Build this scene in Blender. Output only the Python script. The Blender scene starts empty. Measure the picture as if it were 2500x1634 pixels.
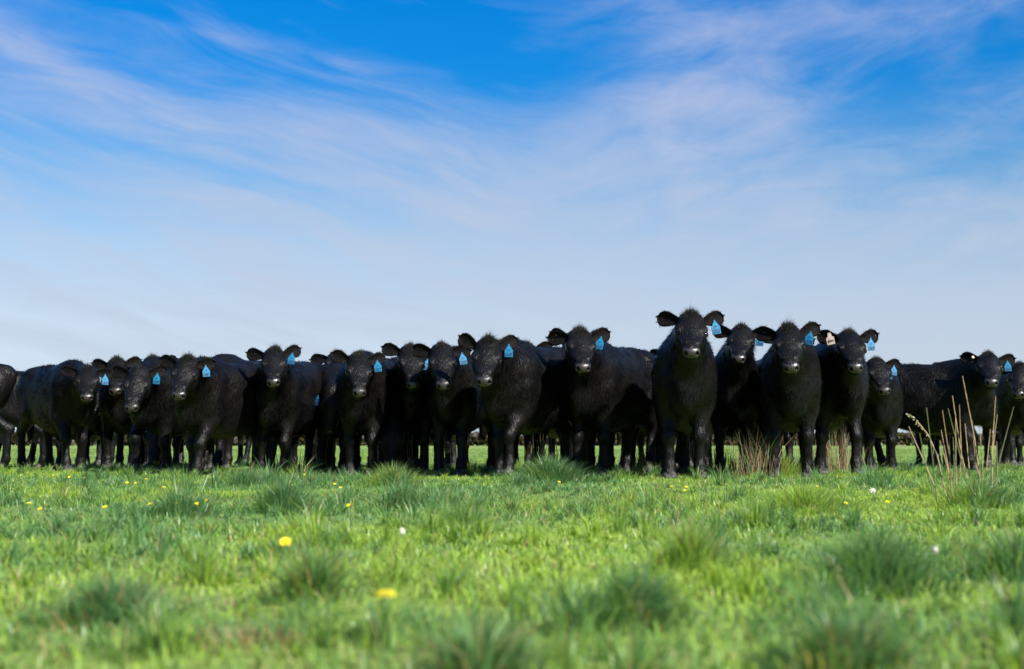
import bpy, bmesh, math, random
import numpy as np
from mathutils import Matrix, Vector
R = math.radians
scn = bpy.context.scene
C = scn.collection
rng = np.random.default_rng(7)
random.seed(7)

# ------------------------------------------------------------------ camera
CAMZ, FPX, HORIZ = 0.33, 3472.2, 1080.0
PITCH = math.atan((HORIZ - 817) / FPX)
cam = bpy.data.cameras.new('camera')
cam.lens = 50; cam.sensor_width = 36
cam.clip_start = 0.05; cam.clip_end = 3000
cam.dof.use_dof = True; cam.dof.focus_distance = 12.3; cam.dof.aperture_fstop = 3.6
camo = bpy.data.objects.new('camera', cam); C.objects.link(camo)
camo.location = (0, 0, CAMZ); camo.rotation_euler = (R(90) + PITCH, 0, 0)
scn.camera = camo

# ------------------------------------------------------------------ sun, sky, exposure
SUN = Vector((0.50, -0.60, 0.645)).normalized()          # direction towards the sun: right, behind the camera
sl = bpy.data.lights.new('sun', 'SUN'); sl.energy = 5.0; sl.angle = R(0.53); sl.color = (1.0, 0.955, 0.88)
so = bpy.data.objects.new('sun', sl); C.objects.link(so)
so.rotation_euler = SUN.to_track_quat('Z', 'Y').to_euler(); so.location = SUN * 50
scn.view_settings.view_transform = 'Standard'; scn.view_settings.look = 'None'
scn.view_settings.exposure = 1.28; scn.view_settings.gamma = 1.0; scn.view_settings.use_curve_mapping = False

world = bpy.data.worlds.new('World'); scn.world = world; world.use_nodes = True
def build_world():
    nt = world.node_tree; nt.nodes.clear(); N = nt.nodes; L = nt.links
    def nd(t, **kw):
        n = N.new(t)
        for k, v in kw.items(): setattr(n, k, v)
        return n
    def sock(n, i, v):
        if isinstance(v, (int, float)): n.inputs[i].default_value = v
        else: L.new(v, n.inputs[i])
    def M(op, a, b=None, c=None, clamp=False):
        n = nd('ShaderNodeMath', operation=op, use_clamp=clamp)
        sock(n, 0, a)
        if b is not None: sock(n, 1, b)
        if c is not None: sock(n, 2, c)
        return n.outputs[0]
    def ramp(v, a, b, lo=0.0, hi=1.0):
        n = nd('ShaderNodeMapRange', interpolation_type='SMOOTHSTEP')
        L.new(v, n.inputs[0])
        for i, x in zip((1, 2, 3, 4), (a, b, lo, hi)): n.inputs[i].default_value = x
        return n.outputs[0]
    tc = nd('ShaderNodeTexCoord'); sep = nd('ShaderNodeSeparateXYZ'); L.new(tc.outputs['Generated'], sep.inputs[0])
    x, y, z = sep.outputs
    az = M('ARCTAN2', x, y); el = M('ARCSINE', z)
    elp = M('MAXIMUM', el, 0.0)
    sky = nd('ShaderNodeTexSky', sky_type='NISHITA', sun_disc=False)
    sky.sun_elevation = math.asin(SUN.z); sky.sun_rotation = math.atan2(SUN.x, SUN.y)
    sky.air_density = 1.0; sky.dust_density = 0.6; sky.ozone_density = 3.0; sky.altitude = 0
    # deep clear blue above, pale haze low: a grade over elevation that simply goes on above the frame
    cr = nd('ShaderNodeValToRGB'); L.new(M('DIVIDE', elp, 0.9), cr.inputs[0])
    e = cr.color_ramp.elements
    stops = GRADE
    e[0].position = stops[0][0]; e[0].color = (*stops[0][1], 1)
    e[1].position = stops[-1][0]; e[1].color = (*stops[-1][1], 1)
    for p, c in stops[1:-1]:
        q = e.new(p); q.color = (*c, 1)
    mul = nd('ShaderNodeMix', data_type='RGBA', blend_type='MULTIPLY'); mul.inputs[0].default_value = 1
    L.new(sky.outputs[0], mul.inputs[6]); L.new(cr.outputs[0], mul.inputs[7])
    # ---- cirrus, in azimuth / elevation
    def noise(sx, sy, rot, seed, detail=6, rough=0.6, dist=0.0, warp=None):
        ca, sa = math.cos(R(rot)), math.sin(R(rot))
        a, b = az, el
        if warp is not None:
            a = M('ADD', az, M('MULTIPLY', M('SUBTRACT', warp, 0.5), 0.06)); b = M('ADD', el, M('MULTIPLY', M('SUBTRACT', warp, 0.5), 0.045))
        u = M('ADD', M('MULTIPLY', a, ca * sx), M('MULTIPLY', b, sa * sx))
        v = M('ADD', M('MULTIPLY', a, -sa * sy), M('MULTIPLY', b, ca * sy))
        cb = nd('ShaderNodeCombineXYZ'); L.new(u, cb.inputs[0]); L.new(v, cb.inputs[1]); cb.inputs[2].default_value = seed
        n = nd('ShaderNodeTexNoise'); n.inputs['Scale'].default_value = 1; n.inputs['Detail'].default_value = detail
        n.inputs['Roughness'].default_value = rough; n.inputs['Distortion'].default_value = dist
        L.new(cb.outputs[0], n.inputs['Vector']); return n.outputs[0]
    def blob(px, py, rx, ry, rot):
        a0 = math.atan((px - 1250) / FPX); e0 = math.atan((HORIZ - py) / FPX)
        ca, sa = math.cos(R(rot)), math.sin(R(rot))
        da = M('SUBTRACT', az, a0); de = M('SUBTRACT', el, e0)
        u = M('DIVIDE', M('ADD', M('MULTIPLY', da, ca), M('MULTIPLY', de, sa)), rx / FPX)
        v = M('DIVIDE', M('ADD', M('MULTIPLY', da, -sa), M('MULTIPLY', de, ca)), ry / FPX)
        d = M('ADD', M('MULTIPLY', u, u), M('MULTIPLY', v, v))
        return M('POWER', 2.718, M('MULTIPLY', d, -1.0))
    w = noise(5, 9, -10, 3.1, 2, 0.5)
    n1 = noise(7, 46, -13, 1.7, 5, 0.6, 0.3, w)
    n2 = noise(12, 34, 10, 8.3, 5, 0.6, 0.4, w)
    n3 = noise(4, 10, -6, 5.2, 2, 0.5, 0.0, w)
    lf = ramp(az, -0.05, 0.12)
    nn = M('ADD', M('MULTIPLY', n1, M('SUBTRACT', 1.0, lf)), M('MULTIPLY', n2, lf))
    cover = M('ADD', 0.08, M('MULTIPLY', ramp(elp, 0.25, 0.09), 0.62))
    for amp, bl in BLOBS: cover = M('ADD', cover, M('MULTIPLY', blob(*bl), amp))
    dens = M('ADD', cover, M('ADD', M('MULTIPLY', M('SUBTRACT', nn, 0.5), 1.5), M('MULTIPLY', M('SUBTRACT', n3, 0.5), 0.6)))
    dens = M('MULTIPLY', ramp(dens, -0.22, 1.18), 0.93)
    mix = nd('ShaderNodeMix', data_type='RGBA', blend_type='MIX')
    L.new(dens, mix.inputs[0]); L.new(mul.outputs[2], mix.inputs[6])
    cc = nd('ShaderNodeValToRGB'); L.new(M('DIVIDE', elp, 0.32), cc.inputs[0])
    cc.color_ramp.elements[0].color = (*CLOUD_LOW, 1); cc.color_ramp.elements[1].color = (*CLOUD_HIGH, 1)
    L.new(cc.outputs[0], mix.inputs[7])
    bg = nd('ShaderNodeBackground'); bg.inputs[1].default_value = 0.0525
    out = nd('ShaderNodeOutputWorld')
    L.new(mix.outputs[2], bg.inputs[0]); L.new(bg.outputs[0], out.inputs[0])
GRADE = [(0.0, (1.10, 1.28, 1.75)), (0.025, (0.90, 0.97, 1.32)), (0.09, (1.02, 0.93, 1.0)), (0.152, (0.88, 0.93, 1.0)), (0.215, (0.40, 0.81, 1.06)), (0.28, (0.04, 0.66, 1.16)), (0.34, (0.012, 0.66, 1.22)), (1.0, (0.15, 0.68, 1.18))]
BLOBS = [(0.50, (1660, 240, 240, 60, 8)), (0.40, (1830, 260, 170, 90, -20)), (0.34, (1560, 350, 420, 130, -4)), (0.48, (30, 150, 330, 50, -24)), (0.30, (300, 330, 520, 90, -14)),
         (0.24, (900, 360, 480, 80, -12)), (-0.42, (1110, 90, 330, 110, -8)), (-0.18, (560, 20, 420, 60, -6)), (-0.24, (2330, 200, 260, 110, 4)), (0.34, (1700, 95, 200, 34, 8)),
         (-0.40, (480, 415, 360, 26, -10)), (-0.18, (1250, 180, 200, 50, -20)), (0.26, (2000, 50, 300, 60, 8)), (0.12, (2420, 60, 260, 130, 0)), (0.20, (1650, 400, 300, 60, 10)), (0.22, (500, 90, 160, 22, -8)), (0.22, (820, 150, 200, 22, -14)), (0.25, (1300, 90, 120, 30, 0))]
CLOUD_LOW, CLOUD_HIGH = (4.4, 5.2, 6.0), (3.6, 4.1, 6.0)
build_world()
world.cycles.sampling_method = 'MANUAL'; world.cycles.sample_map_resolution = 512

def at(px, py, D):
    a = (px - 1250) / FPX; b = (817 - py) / FPX
    cp, sp = math.cos(PITCH), math.sin(PITCH)
    dy, dz = cp - b * sp, sp + b * cp
    t = D / dy
    return Vector((a * t, D, CAMZ + dz * t))
def ground_D(py, h=0.0): return (CAMZ - h) * FPX / (py - HORIZ)

# ------------------------------------------------------------------ helpers
def tag(o, label, cat, group=None, kind=None):
    if label: o['label'] = label
    if cat: o['category'] = cat
    if group: o['group'] = group
    if kind: o['kind'] = kind
    return o
def mesh_np(name, V, F, mats, smooth=True, mi=None):
    me = bpy.data.meshes.new(name)
    V = np.asarray(V, np.float32); F = np.asarray(F, np.int32)
    n = F.shape[1]
    me.vertices.add(len(V)); me.vertices.foreach_set('co', V.ravel())
    me.loops.add(F.size); me.loops.foreach_set('vertex_index', F.ravel())
    me.polygons.add(len(F)); me.polygons.foreach_set('loop_start', np.arange(0, F.size, n, dtype=np.int32))
    if smooth: me.polygons.foreach_set('use_smooth', np.ones(len(F), bool))
    for m in mats: me.materials.append(m)
    if mi is not None: me.polygons.foreach_set('material_index', np.asarray(mi, np.int32))
    me.update(calc_edges=True); me.validate(clean_customdata=False)
    return me
def link(name, me, parent=None, mat=None):
    o = bpy.data.objects.new(name, me); C.objects.link(o)
    if parent is not None: o.parent = parent
    if mat is not None: o.matrix_local = mat
    return o
def newmat(name):
    m = bpy.data.materials.new(name); m.use_nodes = True
    return m, m.node_tree.nodes, m.node_tree.links, m.node_tree.nodes['Principled BSDF']

# value noise on numpy arrays
_perm = np.random.default_rng(99).random((256, 256)).astype(np.float32)
def vnoise(x, y, s, o=0.0):
    x = x * s + 31.7 + o; y = y * s + 17.3 + o * 1.7
    xi = np.floor(x).astype(int); yi = np.floor(y).astype(int); fx = x - xi; fy = y - yi
    fx = fx * fx * (3 - 2 * fx); fy = fy * fy * (3 - 2 * fy)
    g = lambda a, b: _perm[a & 255, b & 255]
    return (g(xi, yi) * (1 - fx) + g(xi + 1, yi) * fx) * (1 - fy) + (g(xi, yi + 1) * (1 - fx) + g(xi + 1, yi + 1) * fx) * fy
def ground_z(x, y):
    near = np.clip((60 - np.abs(y)) / 40, 0, 1)
    return near * (0.05 * (vnoise(x, y, 0.35) - 0.5) + 0.03 * (vnoise(x, y, 1.3, 5) - 0.5))

# ------------------------------------------------------------------ materials
def mat_grass(name, trans=0.48):
    m, N, L, p = newmat(name)
    at_ = N.new('ShaderNodeAttribute'); at_.attribute_name = 'Col'
    p.inputs['Roughness'].default_value = 0.40; p.inputs['Specular IOR Level'].default_value = 0.42
    L.new(at_.outputs['Color'], p.inputs['Base Color'])
    t = N.new('ShaderNodeBsdfTranslucent')
    g = N.new('ShaderNodeMix'); g.data_type = 'RGBA'; g.blend_type = 'MULTIPLY'; g.inputs[0].default_value = 1
    L.new(at_.outputs['Color'], g.inputs[6]); g.inputs[7].default_value = (1.35, 1.35, 0.6, 1)
    L.new(g.outputs[2], t.inputs[0])
    mx = N.new('ShaderNodeMixShader'); mx.inputs[0].default_value = trans
    L.new(p.outputs[0], mx.inputs[1]); L.new(t.outputs[0], mx.inputs[2]); L.new(mx.outputs[0], N['Material Output'].inputs[0])
    return m
M_GRASS = mat_grass('grass_blades')
def mat_ground():
    m, N, L, p = newmat('pasture_soil')
    tc = N.new('ShaderNodeTexCoord')
    n1 = N.new('ShaderNodeTexNoise'); n1.inputs['Scale'].default_value = 1.2; n1.inputs['Detail'].default_value = 8
    n2 = N.new('ShaderNodeTexNoise'); n2.inputs['Scale'].default_value = 26; n2.inputs['Detail'].default_value = 6
    for n in (n1, n2): L.new(tc.outputs['Object'], n.inputs['Vector'])
    r1 = N.new('ShaderNodeValToRGB'); r1.color_ramp.elements[0].color = (0.09, 0.15, 0.025, 1); r1.color_ramp.elements[1].color = (0.18, 0.26, 0.04, 1)
    r1.color_ramp.elements[0].position = 0.35; r1.color_ramp.elements[1].position = 0.65
    r2 = N.new('ShaderNodeValToRGB'); r2.color_ramp.elements[0].color = (0.55, 0.5, 0.4, 1); r2.color_ramp.elements[1].color = (1.1, 1.1, 1.0, 1)
    r2.color_ramp.elements[0].position = 0.3; r2.color_ramp.elements[1].position = 0.6
    L.new(n1.outputs[0], r1.inputs[0]); L.new(n2.outputs[0], r2.inputs[0])
    mx = N.new('ShaderNodeMix'); mx.data_type = 'RGBA'; mx.blend_type = 'MULTIPLY'; mx.inputs[0].default_value = 1
    L.new(r1.outputs[0], mx.inputs[6]); L.new(r2.outputs[0], mx.inputs[7]); L.new(mx.outputs[2], p.inputs['Base Color'])
    p.inputs['Roughness'].default_value = 0.9
    b = N.new('ShaderNodeBump'); b.inputs['Strength'].default_value = 0.8; b.inputs['Distance'].default_value = 0.03
    L.new(n2.outputs[0], b.inputs['Height']); L.new(b.outputs[0], p.inputs['Normal'])
    return m
M_GROUND = mat_ground()
def mat_fur(name, strands):
    m, N, L, p = newmat(name)
    tc = N.new('ShaderNodeTexCoord')
    n = N.new('ShaderNodeTexNoise'); n.inputs['Scale'].default_value = 4; n.inputs['Detail'].default_value = 4
    L.new(tc.outputs['Object'], n.inputs['Vector'])
    r = N.new('ShaderNodeValToRGB'); r.color_ramp.elements[0].color = (0.0022, 0.0022, 0.0025, 1); r.color_ramp.elements[1].color = (0.0060, 0.0047, 0.0039, 1)
    r.color_ramp.elements[0].position = 0.38; r.color_ramp.elements[1].position = 0.75
    L.new(n.outputs[0], r.inputs[0]); L.new(r.outputs[0], p.inputs['Base Color'])
    p.inputs['Roughness'].default_value = 0.40 if strands else 0.42; p.inputs['Specular IOR Level'].default_value = 0.16 if strands else 0.15
    if strands:      # each lock of hair is shaded with the direction its hairs fan out to
        a = N.new('ShaderNodeAttribute'); a.attribute_name = 'lock_normal'
        vt = N.new('ShaderNodeVectorTransform'); vt.vector_type = 'NORMAL'; vt.convert_from = 'OBJECT'; vt.convert_to = 'WORLD'
        L.new(a.outputs['Vector'], vt.inputs[0]); L.new(vt.outputs[0], p.inputs['Normal'])
    else:
        mp = N.new('ShaderNodeMapping'); mp.inputs['Scale'].default_value = (45, 70, 18); L.new(tc.outputs['Object'], mp.inputs['Vector'])
        n2 = N.new('ShaderNodeTexNoise'); n2.inputs['Scale'].default_value = 1; n2.inputs['Detail'].default_value = 5; n2.inputs['Distortion'].default_value = 0.6
        L.new(mp.outputs[0], n2.inputs['Vector'])
        b = N.new('ShaderNodeBump'); b.inputs['Strength'].default_value = 0.55; b.inputs['Distance'].default_value = 0.022
        L.new(n2.outputs[0], b.inputs['Height']); L.new(b.outputs[0], p.inputs['Normal'])
    return m
M_FUR = mat_fur('black_coat', False)
M_COAT = mat_fur('black_coat_hair', True)
def simple(name, col, rough=0.6, spec=0.5, noise=None, bump=0.0):
    m, N, L, p = newmat(name)
    p.inputs['Base Color'].default_value = (*col, 1); p.inputs['Roughness'].default_value = rough; p.inputs['Specular IOR Level'].default_value = spec
    if noise:
        tc = N.new('ShaderNodeTexCoord'); n = N.new('ShaderNodeTexNoise'); n.inputs['Scale'].default_value = noise; n.inputs['Detail'].default_value = 5
        L.new(tc.outputs['Object'], n.inputs['Vector'])
        r = N.new('ShaderNodeValToRGB'); r.color_ramp.elements[0].color = (*[c * 0.65 for c in col], 1); r.color_ramp.elements[1].color = (*[min(1, c * 1.25) for c in col], 1)
        r.color_ramp.elements[0].position = 0.3; r.color_ramp.elements[1].position = 0.7
        L.new(n.outputs[0], r.inputs[0]); L.new(r.outputs[0], p.inputs['Base Color'])
        if bump:
            b = N.new('ShaderNodeBump'); b.inputs['Strength'].default_value = bump; b.inputs['Distance'].default_value = 0.005
            L.new(n.outputs[0], b.inputs['Height']); L.new(b.outputs[0], p.inputs['Normal'])
    return m
M_HAIR = simple('black_hair', (0.0075, 0.0068, 0.0065), 0.5, 0.14)
M_NOSE = simple('wet_nose', (0.023, 0.018, 0.0165), 0.36, 0.6, 90, 0.5)
M_EYE = simple('eye', (0.006, 0.005, 0.005), 0.08, 0.6)
M_HOOF = simple('hoof_horn', (0.03, 0.028, 0.026), 0.6, 0.4, 30, 0.3)
M_EARIN = simple('ear_skin', (0.005, 0.0042, 0.004), 0.7, 0.06, 40, 0.3)
M_TAG = simple('blue_tag_plastic', (0.003, 0.125, 0.25), 0.45, 0.5, 25)
M_TAGW = simple('cream_tag_plastic', (0.42, 0.34, 0.26), 0.45, 0.5, 25)
M_INK = simple('tag_ink', (0.006, 0.02, 0.06), 0.6, 0.3)
M_INKB = simple('tag_ink_black', (0.012, 0.012, 0.012), 0.6, 0.3)
M_BUTTON = simple('button_tag_plastic', (0.75, 0.66, 0.35), 0.4, 0.5)
M_MUD = simple('dried_mud', (0.16, 0.11, 0.055), 0.9, 0.1, 40)
M_TAN = simple('tan_belly_hair', (0.22, 0.10, 0.045), 0.7, 0.3, 40, 0.4)

# ------------------------------------------------------------------ signed distance cows
class Cap:
    def __init__(s, a, b, ra, rb, k=0.04, lab=0, sub=False, sy=1.0):
        s.a = np.array(a, float); s.b = np.array(b, float); s.ra, s.rb, s.k, s.lab, s.sub = ra, rb, k, lab, sub
    def box(s): r = max(s.ra, s.rb); return np.minimum(s.a, s.b) - r, np.maximum(s.a, s.b) + r
    def d(s, P):
        ab = s.b - s.a; t = np.clip(((P - s.a) @ ab) / (ab @ ab), 0, 1)
        q = P - (s.a + t[..., None] * ab)
        return np.sqrt((q * q).sum(-1)) - (s.ra + (s.rb - s.ra) * t)
class Ell:
    def __init__(s, c, r, rot=None, k=0.04, lab=0, sub=False):
        s.c = np.array(c, float); s.r = np.array(r, float); s.R = np.eye(3) if rot is None else np.array(rot, float); s.k, s.lab, s.sub = k, lab, sub
    def box(s): m = s.r.max(); return s.c - m, s.c + m
    def d(s, P):
        q = (P - s.c) @ s.R                      # columns of R are the ellipsoid axes
        k0 = np.sqrt(((q / s.r) ** 2).sum(-1)); k1 = np.sqrt(((q / s.r ** 2) ** 2).sum(-1)) + 1e-9
        return k0 * (k0 - 1) / k1
class Trunk:
    def __init__(s, pr, k=0.05, lab=0, fat=1.0):
        pr = np.array(pr, float); xs = np.linspace(pr[0, 0], pr[-1, 0], 60)
        def sm(v):                              # Catmull-like smoothing of the linear profile
            v = np.interp(xs, pr[:, 0], v); kk = np.array([1, 2, 3, 2, 1]) / 9
            return np.convolve(np.pad(v, 2, 'edge'), kk, 'valid')
        s.x = xs; s.z = sm(pr[:, 1]); s.h = sm(pr[:, 2]); s.w = sm(pr[:, 3]) * fat; s.k, s.lab, s.sub = k, lab, False
    def box(s): return np.array([s.x[0] - .03, -s.w.max(), (s.z - s.h).min()]), np.array([s.x[-1] + .03, s.w.max(), (s.z + s.h).max()])
    def d(s, P):
        x = np.clip(P[..., 0], s.x[0], s.x[-1]); z = np.interp(x, s.x, s.z); h = np.interp(x, s.x, s.h); w = np.interp(x, s.x, s.w)
        e = 2.25
        rho = (np.abs(P[..., 1] / w) ** e + np.abs((P[..., 2] - z) / h) ** e + 1e-12) ** (1 / e)
        d = (rho - 1) * np.minimum(w, h) * 0.9
        dx = P[..., 0] - x
        return np.where(np.abs(dx) > 1e-6, np.sqrt(np.maximum(d, 0) ** 2 + dx * dx), d)
def comb(D, d, p):
    k = p.k
    if p.sub:
        h = np.clip(0.5 - 0.5 * (D + d) / k, 0, 1); return D * (1 - h) - d * h + k * h * (1 - h)
    h = np.clip(0.5 + 0.5 * (D - d) / k, 0, 1); return D * (1 - h) + d * h - k * h * (1 - h)
def cull(P, prims, m=0.045):
    out = []
    for p in prims:
        lo, hi = p.box(); out.append(np.flatnonzero(((P > lo - p.k - m) & (P < hi + p.k + m)).all(1)))
    return out
def sdf(P, prims, ix):
    D = np.full(len(P), 1.0)
    for p, i in zip(prims, ix):
        if len(i): D[i] = comb(D[i], p.d(P[i]), p)
    return D
def labels(P, prims):
    best = np.full(len(P), 9.0); lab = np.zeros(len(P), int)
    for p, i in zip(prims, cull(P, prims)):
        if p.sub or not len(i): continue
        d = p.d(P[i]); m = d < best[i]; j = i[m]; best[j] = d[m]; lab[j] = p.lab
    return lab
TET = np.array([[1, -1, -1], [-1, -1, 1], [-1, 1, -1], [1, 1, 1.0]])
def grad(P, prims, ix=None, e=0.002):
    if ix is None: ix = cull(P, prims)
    return sum(t * sdf(P + t * e, prims, ix)[:, None] for t in TET) / (4 * e)
def project(P, prims, it=2):
    ix = cull(P, prims)
    for _ in range(it):
        d = sdf(P, prims, ix); g = grad(P, prims, ix); n2 = (g * g).sum(1) + 1e-6
        P = P - g * np.clip(d / n2, -0.02, 0.02)[:, None]
    return P
def surfnet(prims, res):
    bl = np.array([p.box()[0] for p in prims if not p.sub]).min(0) - 4 * res; bh = np.array([p.box()[1] for p in prims if not p.sub]).max(0) + 4 * res
    n = np.ceil((bh - bl) / res).astype(int) + 1
    ax = [bl[i] + res * np.arange(n[i]) for i in range(3)]
    D = np.full(n, 1.0)
    for p in prims:
        lo, hi = p.box(); m = p.k + 3 * res
        i0 = np.maximum(((lo - m - bl) / res).astype(int), 0); i1 = np.minimum(((hi + m - bl) / res).astype(int) + 2, n)
        sl_ = tuple(slice(a, b) for a, b in zip(i0, i1))
        P = np.stack(np.meshgrid(*[ax[i][i0[i]:i1[i]] for i in range(3)], indexing='ij'), -1)
        D[sl_] = comb(D[sl_], p.d(P), p)
    S = D < 0
    cnt = np.zeros(n - 1, np.int8)
    for a in (0, 1):
        for b in (0, 1):
            for c in (0, 1): cnt += S[a:n[0] - 1 + a, b:n[1] - 1 + b, c:n[2] - 1 + c]
    act = np.argwhere((cnt > 0) & (cnt < 8))
    ids = np.full(n - 1, -1); ids[tuple(act.T)] = np.arange(len(act))
    acc = np.zeros((len(act), 3)); w = np.zeros(len(act))
    for axis in range(3):
        o1, o2 = [i for i in range(3) if i != axis]
        for b in (0, 1):
            for c in (0, 1):
                s0 = act.copy(); s0[:, o1] += b; s0[:, o2] += c; s1 = s0.copy(); s1[:, axis] += 1
                d0 = D[tuple(s0.T)]; d1 = D[tuple(s1.T)]; m = (d0 < 0) != (d1 < 0)
                t = d0[m] / (d0[m] - d1[m]); q = s0[m].astype(float); q[:, axis] += t
                acc[m] += q; w[m] += 1
    V = bl + res * acc / w[:, None]
    F = []
    for axis in range(3):
        o1, o2 = [(1, 2), (2, 0), (0, 1)][axis]
        sa = [slice(None)] * 3; sb = [slice(None)] * 3; sa[axis] = slice(0, -1); sb[axis] = slice(1, None)
        A = S[tuple(sa)]; B = S[tuple(sb)]
        e = np.argwhere(A != B); ins = A[tuple(e.T)]
        ok = (e[:, o1] > 0) & (e[:, o2] > 0); e = e[ok]; ins = ins[ok]
        def cid(d1, d2):
            q = e.copy(); q[:, o1] -= d1; q[:, o2] -= d2; return ids[tuple(q.T)]
        f = np.stack([cid(1, 1), cid(0, 1), cid(0, 0), cid(1, 0)], 1)
        f[~ins] = f[~ins][:, ::-1]; F.append(f)
    return V, np.concatenate(F)

TRUNK = [(-0.80, 1.02, .03, .03), (-0.77, 1.00, .13, .12), (-0.66, 0.92, .235, .21), (-0.48, 0.855, .32, .28), (-0.25, 0.805, .362, .312), (0.0, 0.775, .382, .328),
         (0.22, 0.775, .385, .312), (0.40, 0.815, .365, .27), (0.54, 0.825, .295, .21), (0.64, 0.80, .19, .14), (0.70, 0.78, .05, .04)]

def cow_prims(H, Rh, legs, fat, hs, HW, tail=True):
    """H: poll position, Rh: 3x3 whose columns are head axes (x to muzzle, y left, z up from forehead), hs: head size"""
    hp = lambda x, y, z: H + Rh @ (np.array([x, y * HW, z]) * hs)
    P = [Trunk(TRUNK, 0.06, 0, fat)]
    # withers, hooks, brisket, shoulders, thighs
    P += [Cap((0.20, 0, 1.08), (0.42, 0, 1.07), .085, .10, .08, 0), Ell((0.60, 0, 0.66), (.13, .10, .17), None, .08, 3)]
    for s in (1, -1):
        P += [Ell((0.40, s * .185 * fat, 0.82), (.16, .085, .24), None, .07, 0), Ell((-0.52, s * .17 * fat, 0.88), (.20, .115, .25), None, .07, 0),
              Ell((-0.42, s * .205 * fat, 1.06), (.07, .05, .045), None, .05, 0)]
    # neck
    P += [Cap((0.40, 0, 0.93), hp(.0, 0, -.115), .195, .106, .09, 3), Cap((0.28, 0, 1.07), hp(-.03, 0, -.06), .09, .075, .09, 3),
          Cap((0.54, 0, 0.78), hp(.09, 0, -.17), .140, .066, .09, 3)]
    # legs
    for i, s in ((0, 1), (1, -1)):
        fx, lift, bend, fy = legs[i]
        y = s * (.122 + fy); el_ = (0.36 + .15 * fx, s * .128, .60); kn = (0.40 + .55 * fx + bend, y, .345 + .75 * lift)
        ft = (0.395 + fx, y, .115 + lift); ho = (0.42 + fx, y, .035 + lift)
        P += [Cap((0.42, s * .115, .78), el_, .115, .092, .05, 1), Cap(el_, kn, .086, .049, .045, 1), Ell((kn[0] + .008, kn[1], kn[2]), (.052, .048, .062), None, .03, 1),
              Cap((kn[0], kn[1], kn[2] - .04), ft, .040, .038, .03, 1), Ell(ft, (.047, .045, .043), None, .025, 1), Cap(ft, ho, .041, .052, .02, 1)]
    for i, s in ((2, 1), (3, -1)):
        fx, lift, bend, fy = legs[i]
        y = s * (.130 + fy); st = (-0.38 + .2 * fx, s * .145, .66); hk = (-0.66 + .7 * fx, y, .44 + lift)
        ft = (-0.615 + fx, y, .115 + lift); ho = (-0.585 + fx, y, .035 + lift)
        P += [Cap((-0.52, s * .11, .86), st, .16, .115, .06, 2), Cap(st, hk, .112, .052, .05, 2), Ell((hk[0] - .015, hk[1], hk[2]), (.062, .044, .068), None, .03, 2),
              Cap((hk[0], hk[1], hk[2] - .03), ft, .043, .039, .03, 2), Ell(ft, (.047, .045, .043), None, .025, 2), Cap(ft, ho, .041, .050, .02, 2)]
    # tail
    if tail: P += [Cap((-0.76, 0, 1.06), (-0.86, 0, .98), .045, .035, .03, 2), Cap((-0.86, 0, .98), (-0.85, 0.01, .55), .034, .028, .02, 2), Ell((-0.85, 0.01, .46), (.04, .045, .12), None, .02, 2)]
    # head
    E = lambda c, r, k=.03, sub=False: Ell(hp(*c), np.array(r) * hs * [1, HW, 1], Rh, k * hs, 4, sub)
    K = lambda a, b, ra, rb, k=.03: Cap(hp(*a), hp(*b), ra * hs, rb * hs, k * hs, 4)
    P += [E((.07, 0, -.075), (.13, .115, .115), .05), E((.0, 0, -.022), (.07, .088, .052), .05), E((.15, 0, -.045), (.12, .118, .062), .04),
          K((.15, 0, -.075), (.385, 0, -.075), .096, .062, .04), K((.08, 0, -.16), (.36, 0, -.125), .075, .042, .04)]
    for s in (1, -1):
        P += [E((.11, s * .065, -.135), (.10, .050, .085), .04), E((.165, s * .092, -.012), (.052, .034, .026), .025), K((.20, s * .075, -.055), (.36, s * .045, -.035), .024, .020, .03)]
    P += [E((.425, 0, -.078), (.050, .069, .049), .025), E((.400, 0, -.132), (.055, .050, .032), .012)]
    for s in (1, -1):
        P += [E((.185, s * .122, -.048), (.026, .020, .018), .012, True), E((.466, s * .043, -.072), (.022, .0135, .017), .008, True)]
    return P, hp

# ---- shared part meshes
def ear_mesh(side):
    nu, nv = 11, 9; V = []; F = []
    for layer in (0, 1):
        for i in range(nu):
            t = i / (nu - 1)
            up = .022 + .037 * math.sin(math.pi * min(1, t * .62 + .05)) ; dn = .022 + .050 * math.sin(math.pi * min(1, t * .70 + .03)) ** 1.2
            edge = math.sqrt(max(0.0, 1 - max(0, (t - .55) / .45) ** 2.4)); up *= edge; dn *= edge
            for j in range(nv):
                v = -1 + 2 * j / (nv - 1)
                y = v * (up if v > 0 else dn) - .018 * t * t
                cup = .022 * (v * v - .55) * (1 - .3 * t)
                z = cup - .030 * t * t - (.013 * math.sqrt(max(0, 1 - .97 * v * v)) * (1 - t ** 6) + .001 if layer else 0)
                V.append((t * .186, y * side * 1.0, z))
    o = nu * nv
    for i in range(nu - 1):
        for j in range(nv - 1):
            a = i * nv + j; F.append((a, a + nv, a + nv + 1, a + 1)); F.append((o + a, o + a + 1, o + a + nv + 1, o + a + nv))
    for i in range(nu - 1):
        for j in (0, nv - 1):
            a = i * nv + j; b = a + nv; F.append((a, o + a, o + b, b) if j == 0 else (a, b, o + b, o + a))
    V = np.array(V)
    if side < 0: F = [f[::-1] for f in F]
    return mesh_np('ear', V, F, [M_FUR, M_EARIN], True, [1 if (k % 2 == 0 and k < 2 * (nu - 1) * (nv - 1)) else 0 for k in range(len(F))])
EAR = {s: ear_mesh(s) for s in (1, -1)}
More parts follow.
